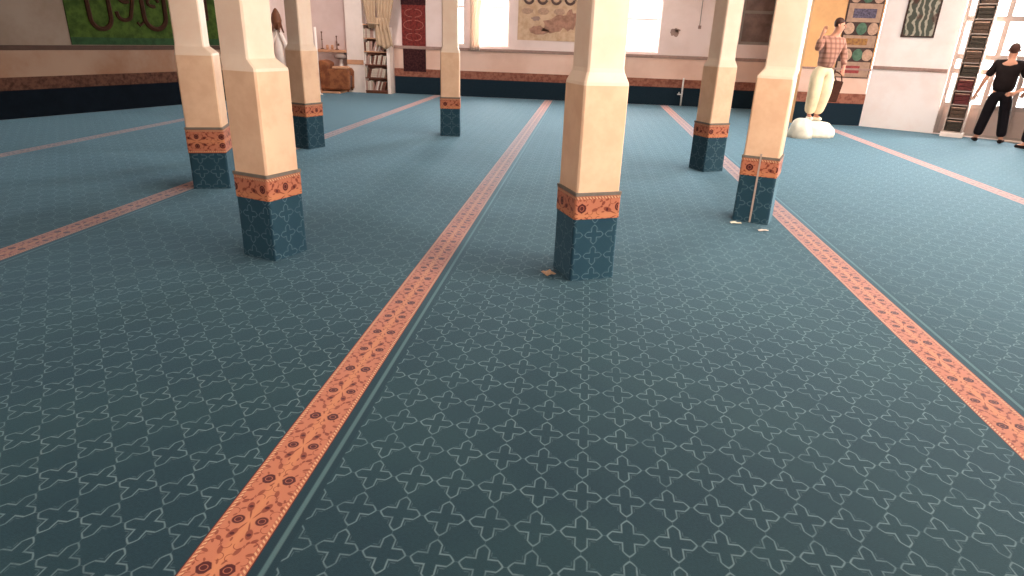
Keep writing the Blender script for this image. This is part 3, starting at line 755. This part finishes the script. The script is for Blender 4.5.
# ------------------------------------------------------------------ people
def skinned(name, V, Ed, Rad, m, parent, sub=2, root=0):
    me = bpy.data.meshes.new(name); bm = bmesh.new(); lay = bm.verts.layers.skin.verify()
    bv = [bm.verts.new(tuple(v)) for v in V]
    for i, v in enumerate(bv):
        q = Rad[i]; v[lay].radius = q if isinstance(q, tuple) else (q, q); v[lay].use_root = (i == root)
    for a, b in Ed: bm.edges.new((bv[a], bv[b]))
    bm.to_mesh(me); bm.free()
    o = bpy.data.objects.new(name, me); COL.objects.link(o); o.parent = parent
    o.modifiers.new('skin', 'SKIN'); o.modifiers['skin'].use_smooth_shade = True
    s = o.modifiers.new('sub', 'SUBSURF'); s.levels = sub; s.render_levels = sub
    me.materials.append(m)
    return o
def person(label, loc, rz, J, shirt, trousers, sleeve=True, shoe='darkleather', hair=True, longs=False):
    t = thing('person', label, 'person', loc, rz)
    K = list(J); ix = {k: i for i, k in enumerate(K)}
    # body: one continuous surface
    base = dict(pelvis=(.12, .09), waist=(.13, .095), chest=(.155, .105), neck=.058, jaw=(.076, .08), head=(.086, .1), crown=(.055, .07))
    rad = []
    for k in K:
        if k in base: rad.append(base[k])
        else:
            q = k[:-1]
            rad.append(dict(sh=.06, el=.042, wr=.028, hand=(.036, .02), hip=.07, kn=.06, an=.04, toe=.035)[q])
    ed = [('pelvis', 'waist'), ('waist', 'chest'), ('chest', 'neck'), ('neck', 'jaw'), ('jaw', 'head'), ('head', 'crown')]
    for s in 'LR': ed += [('chest', 'sh'+s), ('sh'+s, 'el'+s), ('el'+s, 'wr'+s), ('wr'+s, 'hand'+s), ('pelvis', 'hip'+s), ('hip'+s, 'kn'+s), ('kn'+s, 'an'+s), ('an'+s, 'toe'+s)]
    V = [Vector(J[k]) for k in K]; EE = [(ix[a], ix[b]) for a, b in ed]; R = list(rad)
    # fingers and thumb rooted in the hand
    for s in 'LR':
        w, h = Vector(J['wr'+s]), Vector(J['hand'+s]); d = (h-w).normalized(); sd = d.cross(Vector((0, 1, 0.1))).normalized(); bk = d.cross(sd)
        for f_, ln in zip((-1.5, -.5, .5, 1.5), (.055, .07, .075, .062)):
            a = len(V); V += [h+sd*f_*.017+d*.02, h+sd*f_*.019+d*(.02+ln*.6), h+sd*f_*.019+d*(.02+ln)+bk*.015]; R += [.010, .009, .007]
            EE += [(ix['hand'+s], a), (a, a+1), (a+1, a+2)]
        a = len(V); V += [w.lerp(h, .6)+sd*-.035, w.lerp(h, .6)+sd*-.055+d*.04]; R += [.012, .009]; EE += [(ix['hand'+s], a), (a, a+1)]
    skinned('body', V, EE, R, M['skin'], t, root=ix['pelvis'])
    hd = Vector(J['head']); fw = Vector(J.get('face', (0, -1, 0))) if 'face' in J else Vector((0, -1, 0))
    return t, ix
def clothes(t, J, keys, edges, rad, m, name, root=0):
    ix = {k: i for i, k in enumerate(keys)}
    return skinned(name, [J[k] for k in keys], [(ix[a], ix[b]) for a, b in edges], rad, m, t, root=root)
def mid(a, b, f=.5): return tuple(Vector(a).lerp(Vector(b), f))
def dress(t, J, ms, mt, msho, long_sleeve=False, loose=1.0):
    J = dict(J)
    for s in 'LR':
        J['cuff'+s] = mid(J['el'+s], J['wr'+s], .85) if long_sleeve else mid(J['sh'+s], J['el'+s], .85)
        J['hem'+s] = mid(J['kn'+s], J['an'+s], .93)
        J['gl'+s] = mid(J['sh'+s], J['el'+s], .45)
    J['hemc'] = mid(J['pelvis'], J['waist'], -.35); J['coll'] = mid(J['chest'], J['neck'], .75)
    keys = ['chest', 'coll', 'waist', 'hemc']; ed = [('chest', 'coll'), ('chest', 'waist'), ('waist', 'hemc')]; rad = [(.2, .15), .075, (.19, .15), (.2, .16)]
    for s in 'LR':
        keys += ['sh'+s, 'gl'+s, ] + (['el'+s] if long_sleeve else []) + ['cuff'+s]; rad += [.085, .075] + ([.062] if long_sleeve else []) + [.055 if long_sleeve else .072]
        ed += [('chest', 'sh'+s), ('sh'+s, 'gl'+s)] + ([('gl'+s, 'el'+s), ('el'+s, 'cuff'+s)] if long_sleeve else [('gl'+s, 'cuff'+s)])
    clothes(t, J, keys, ed, rad, ms, 'shirt')
    J['belt'] = mid(J['pelvis'], J['waist'], .6)
    keys = ['pelvis', 'belt']; ed = [('pelvis', 'belt')]; rad = [(.19, .15), (.175, .14)]
    for s in 'LR':
        keys += ['hip'+s, 'kn'+s, 'hem'+s]; rad += [.12*loose, .095*loose, .085*loose]; ed += [('pelvis', 'hip'+s), ('hip'+s, 'kn'+s), ('kn'+s, 'hem'+s)]
    clothes(t, J, keys, ed, rad, mt, 'trousers')
    for s in 'LR':
        a, b = Vector(J['an'+s]), Vector(J['toe'+s]); a = a+Vector((0, 0, -.03))
        d = (b-a); d.z = 0; d.normalize(); heel = a-d*.05; heel.z = b.z+.0
        skinned('shoe', [heel, a.lerp(b, .45)+Vector((0, 0, .0)), b+d*.02], [(0, 1), (1, 2)], [(.045, .04), (.045, .042), (.04, .032)], msho, t)
def face_hair(t, J, fdir, short=True):
    hd = Vector(J['head']); f_ = Vector(fdir).normalized(); sd = f_.cross(Vector((0, 0, 1))).normalized(); up = Vector((0, 0, 1))
    mb = MB()
    n = 14
    for i in range(n):                                        # hair cap: ellipsoid shell pushed back from the face
        for j in range(7):
            def p(i, j):
                th = 2*PI*i/n; ph = PI*.5-PI*.80*j/7
                dx, dy, dz = math.cos(ph)*math.cos(th), math.cos(ph)*math.sin(th), math.sin(ph)
                lo = -.85 if dx < .0 else min(.25, -.85+dx*1.7)
                return hd+f_*(dx*.095-.02)+sd*dy*.088+up*(max(dz, lo)*.105+.03)
            mb.face([p(i, j), p(i+1, j), p(i+1, j+1), p(i, j+1)])
    mb.build('hair', M['hair'], t, smooth=True)
    mb = MB(); c = hd+f_*.092+up*-.01
    tube_mb(mb, [c+up*.03-f_*.01, c+f_*.018-up*.015, c-f_*.005-up*.022], [.008, .014, .01], 6)
    for k in (-1, 1): tube_mb(mb, [hd+sd*k*.082+up*.02, hd+sd*k*.092, hd+sd*k*.083-up*.025], [.012, .016, .01], 6)
    mb.build('nose_and_ears', M['skin'], t, smooth=True)
    for k in (-1, 1): tube_mb(MB(), [c+sd*k*.03+up*.018-f_*.018, c+sd*k*.03+up*.018-f_*.006], [.011, .006], 8).build('eye', M['black'], t)
    tube_mb(MB(), [c-sd*.025-up*.045-f_*.012, c-up*.047-f_*.004, c+sd*.025-up*.045-f_*.012], [.004, .007, .004], 6).build('mouth', M['darkleather'], t)

# black-clad person at the door, seen from behind/side, arms slightly away
def J_stand(h=1.8, spread=.11, armL=None, armR=None):
    k = h/1.8
    J = dict(pelvis=(0, 0, .95), waist=(0, 0, 1.12), chest=(0, 0, 1.36), neck=(0, -.01, 1.51), jaw=(0, -.02, 1.58), head=(0, -.02, 1.66), crown=(0, -.01, 1.745))
    for s, q in (('L', -1), ('R', 1)):
        J['sh'+s] = (q*.19, 0, 1.43); J['el'+s] = (q*.27, .02, 1.14); J['wr'+s] = (q*.32, -.04, .9); J['hand'+s] = (q*.33, -.06, .83)
        J['hip'+s] = (q*.09, 0, .88); J['kn'+s] = (q*(.09+spread*.4), -.02, .49); J['an'+s] = (q*(.09+spread*.8), 0, .085); J['toe'+s] = (q*(.1+spread), -.14, .045)
    if armL: J.update(armL)
    if armR: J.update(armR)
    return {a: tuple(Vector(v)*k) for a, v in J.items()}
J = J_stand(1.8, .13, armL=dict(elL=(-.32, -.03, 1.15), wrL=(-.34, -.16, .95), handL=(-.32, -.21, .89)), armR=dict(elR=(.31, 0, 1.14), wrR=(.38, -.03, .9), handR=(.4, -.04, .83)))
t, _ = person('person in black t-shirt and black trousers standing in front of the glazed door', (7.66, 13.3, 0), math.radians(150), J, None, None)
dress(t, J, M['black'], M['blacktr'], M['black']); face_hair(t, J, (0, -1, 0))
J = J_stand(1.75, .08, armR=dict(elR=(.3, -.1, 1.14), wrR=(.42, -.25, 1.0), handR=(.47, -.3, .97)))
t, _ = person('person in dark trousers cut off by the picture edge, hand reaching towards the other person', (8.02, 12.62, 0), math.radians(-156), J, None, None)
dress(t, J, M['darkbrown'], M['blacktr'], M['black']); face_hair(t, J, (0, -1, 0))

# person in plaid shirt standing on a white sack behind the bright column
J = dict(pelvis=(-.02, 0, .93), waist=(0, 0, 1.08), chest=(.03, 0, 1.33), neck=(.05, -.02, 1.49), jaw=(.08, -.04, 1.56), head=(.09, -.04, 1.64), crown=(.08, -.03, 1.72),
         shL=(-.15, -.02, 1.40), elL=(-.26, -.12, 1.22), wrL=(-.27, -.2, 1.46), handL=(-.25, -.22, 1.54),
         shR=(.2, 0, 1.38), elR=(.3, .02, 1.12), wrR=(.27, -.12, .94), handR=(.25, -.16, .88),
         hipL=(-.11, 0, .87), knL=(-.16, -.1, .48), anL=(-.12, .02, .085), toeL=(-.12, -.12, .045),
         hipR=(.07, 0, .87), knR=(.03, -.1, .48), anR=(.0, .02, .085), toeR=(.04, -.12, .045))
J = {k: (v[0]*1.05, v[1]*1.05, v[2]*1.045) for k, v in J.items()}
t, _ = person('person in brown plaid shirt and cream trousers standing behind the bright cream column', (4.40, 13.2, .27), math.radians(6), J, None, None)
dress(t, J, M['plaid'], M['cream_tr'], M['sack'], long_sleeve=True, loose=1.3); face_hair(t, J, (.75, -.65, -.1))
hb = thing('hand_bag', 'dark brown soft bag held low at the side of the plaid shirted person', 'bag', (4.70, 13.42, .62), math.radians(6))
mb = MB()
mb2 = [(.03, .42), (.14, .40), (.1, .02), (-.1, 0)]
rounded('bag_body', M['darkbrown'], [(-.12, 0), (.09, .0), (.15, .38), (.0, .40)], -.05, .05, hb, .02)
tube_mb(MB(), [(.02, 0, .39), (-.05, 0, .50), (-.06, -.01, .55), (.0, 0, .55), (.1, 0, .50), (.13, 0, .38)], .012).build('handle', M['darkbrown'], hb)
# sack: crumpled white mound
def mound(name, label, loc, rx, ry, h, m, seed):
    mb = MB(); n, k = 28, 10
    def p(i, j):
        a = 2*PI*i/n; t_ = j/k; ph = t_*PI/2
        r = math.cos(ph)**.6; z = math.sin(ph)**.8
        q = 1+.22*noise.noise(Vector((math.cos(a)*2.2+seed, math.sin(a)*2.2, t_*3)))
        return (rx*r*q*math.cos(a), ry*r*q*math.sin(a), h*z*(.98 if j == k else 1)*(1-.0*q))
    for i in range(n):
        for j in range(k): mb.face([p(i, j), p((i+1) % n, j), p((i+1) % n, j+1), p(i, j+1)])
    mb.face([p(i, 0) for i in range(n)][::-1])
    o = mb.build(name, m, None, smooth=True); o.location = loc; return tag(o, label, 'sack')
mound('cloth_sack', 'crumpled white cloth sack under the feet of the plaid shirted person', (4.4, 13.12, 0), .36, .34, .275, M['sack'], 3)

mound('cloth_sack', 'taller crumpled white cloth sack in front of the flat one, by the bright column', (4.02, 12.72, 0), .2, .18, .36, M['sack'], 8)

# ------------------------------------------------------------------ scraps on the carpet
def scrap(loc, sx_, sy_, m, label, rz=0):
    mb = MB(); n = 4
    def p(i, j, o): x, y = (i/n-.5)*sx_, (j/n-.5)*sy_; return (x, y, .004+o+.35*min(sx_, sy_)*abs(noise.noise(Vector((i*.7, j*.7, sx_*50)))))
    for i in range(n):
        for j in range(n):
            mb.face([p(i, j, .002), p(i+1, j, .002), p(i+1, j+1, .002), p(i, j+1, .002)]); mb.face([p(i, j, 0), p(i, j+1, 0), p(i+1, j+1, 0), p(i+1, j, 0)])
    o = mb.build('paper_scrap', m, None, smooth=True); o.location = loc; o.rotation_euler = (0, 0, rz); return tag(o, label, 'scrap')
scrap((-.19, 4.33, 0), .075, .09, M['tag_orange'], 'small crumpled tan scrap on the carpet at the foot of the centre column', .6)
scrap((1.70, 5.88, 0), .09, .05, M['white'], 'small white scrap on the carpet in front of the bright cream column', .3)
scrap((1.50, 6.10, 0), .10, .045, M['sack'], 'flat white scrap touching the foot of the bright cream column', .1)
scrap((2.43, 9.2, 0), .05, .05, M['white'], 'tiny white scrap on open carpet behind the bright cream column', .1)

# ------------------------------------------------------------------ light
w = bpy.data.worlds.new('World'); scn.world = w; w.use_nodes = True
bgn = w.node_tree.nodes['Background']; bgn.inputs[0].default_value = (.95, .98, 1, 1); bgn.inputs[1].default_value = 4.0
def area(name, T, s0, s1, n, z0, z1, power, col, tilt=0):
    l = bpy.data.lights.new(name, 'AREA'); l.shape = 'RECTANGLE'; l.size = s1-s0; l.size_y = z1-z0; l.energy = power; l.color = col
    o = bpy.data.objects.new(name, l); COL.objects.link(o)
    c = Vector(T((s0+s1)/2, n, (z0+z1)/2)); inn = Vector(T((s0+s1)/2, n-1, (z0+z1)/2))-c
    inn.z -= tilt
    o.location = c; o.rotation_euler = inn.to_track_quat('-Z', 'Y').to_euler(); return o
area('daylight_window_1', TB, *[x for x in sx(W1)[:2]], .4, 1.33, 2.95, 200, (1, .97, .95))
area('daylight_window_2', TB, *[x for x in sx(W2)[:2]], .4, 1.33, 2.95, 260, (1, .97, .95))
area('daylight_door', TC, DS0, DS1, .4, .5, 2.95, 520, (1, .96, .92))
for (a, b, c, d), pw in zip(RW, (260, 220, 300)): area('assumed_daylight_right', TR, a, b, .4, c, d, pw, (1, .84, .70))  # warm light sent in through the assumed right-wall windows
for (a, b, c, d), pw in zip(RE, (200, 50)): area('added_fill_rear', TRe, a, b, .4, c, d, pw, (1, .84, .70))  # warm fill from behind the camera, sent through the added rear windows
for x, y_, pw, c, lab in ((-1.8, 1.6, 40, (1, .86, .70), 'added round flush fill lamp on the ceiling above the viewer'), (1.6, 4.2, 60, (1, .86, .68), 'assumed round flush ceiling lamp nearest the front columns'), (5.4, 11.6, 75, (1, .92, .86), 'added round flush fill lamp on the ceiling near the glazed door'), (-5.6, 15.8, 50, (1, .9, .84), 'added round flush fill lamp on the ceiling above the white recess')):  # all unseen; front-column lamp assumed; viewer, door and recess lamps are added fill
    t = thing('added_ceiling_lamp', lab, 'lamp', (x, y_, H))
    lathe_mb(MB(), [(.30, -.001), (.32, -.03), (.30, -.06), (.28, -.065)], 28).build('housing', M['white'], t, smooth=True)
    l = bpy.data.lights.new('added_lamp_light', 'AREA'); l.shape = 'DISK'; l.size = .5; l.energy = pw; l.color = c
    o = bpy.data.objects.new('added_lamp_light', l); COL.objects.link(o); o.location = (x, y_, H-.08)

# ------------------------------------------------------------------ camera
f, p, r, y = 632.323447, .378420896, .0349980642, -.104528758
cp, sp = math.cos(p), math.sin(p); cy, sy = math.cos(y), math.sin(y); cr, sr = math.cos(r), math.sin(r)
fwd = Vector((sy*cp, cy*cp, -sp)); rt = Vector((cy, -sy, 0)); up = rt.cross(fwd)
rt2 = rt*cr+up*sr; up2 = up*cr-rt*sr
cam = bpy.data.cameras.new('camera'); co = bpy.data.objects.new('camera', cam); COL.objects.link(co)
cam.sensor_width = 36; cam.lens = f*36/1024; cam.clip_end = 200
Mx = Matrix.Identity(4)
for i in range(3): Mx[i][0] = rt2[i]; Mx[i][1] = up2[i]; Mx[i][2] = -fwd[i]
Mx[0][3], Mx[1][3], Mx[2][3] = 0, 0, 1.6
co.matrix_world = Mx
scn.camera = co
vs = scn.view_settings; vs.view_transform = 'Standard'; vs.look = 'None'; vs.exposure = .7; vs.gamma = 1; vs.use_curve_mapping = False
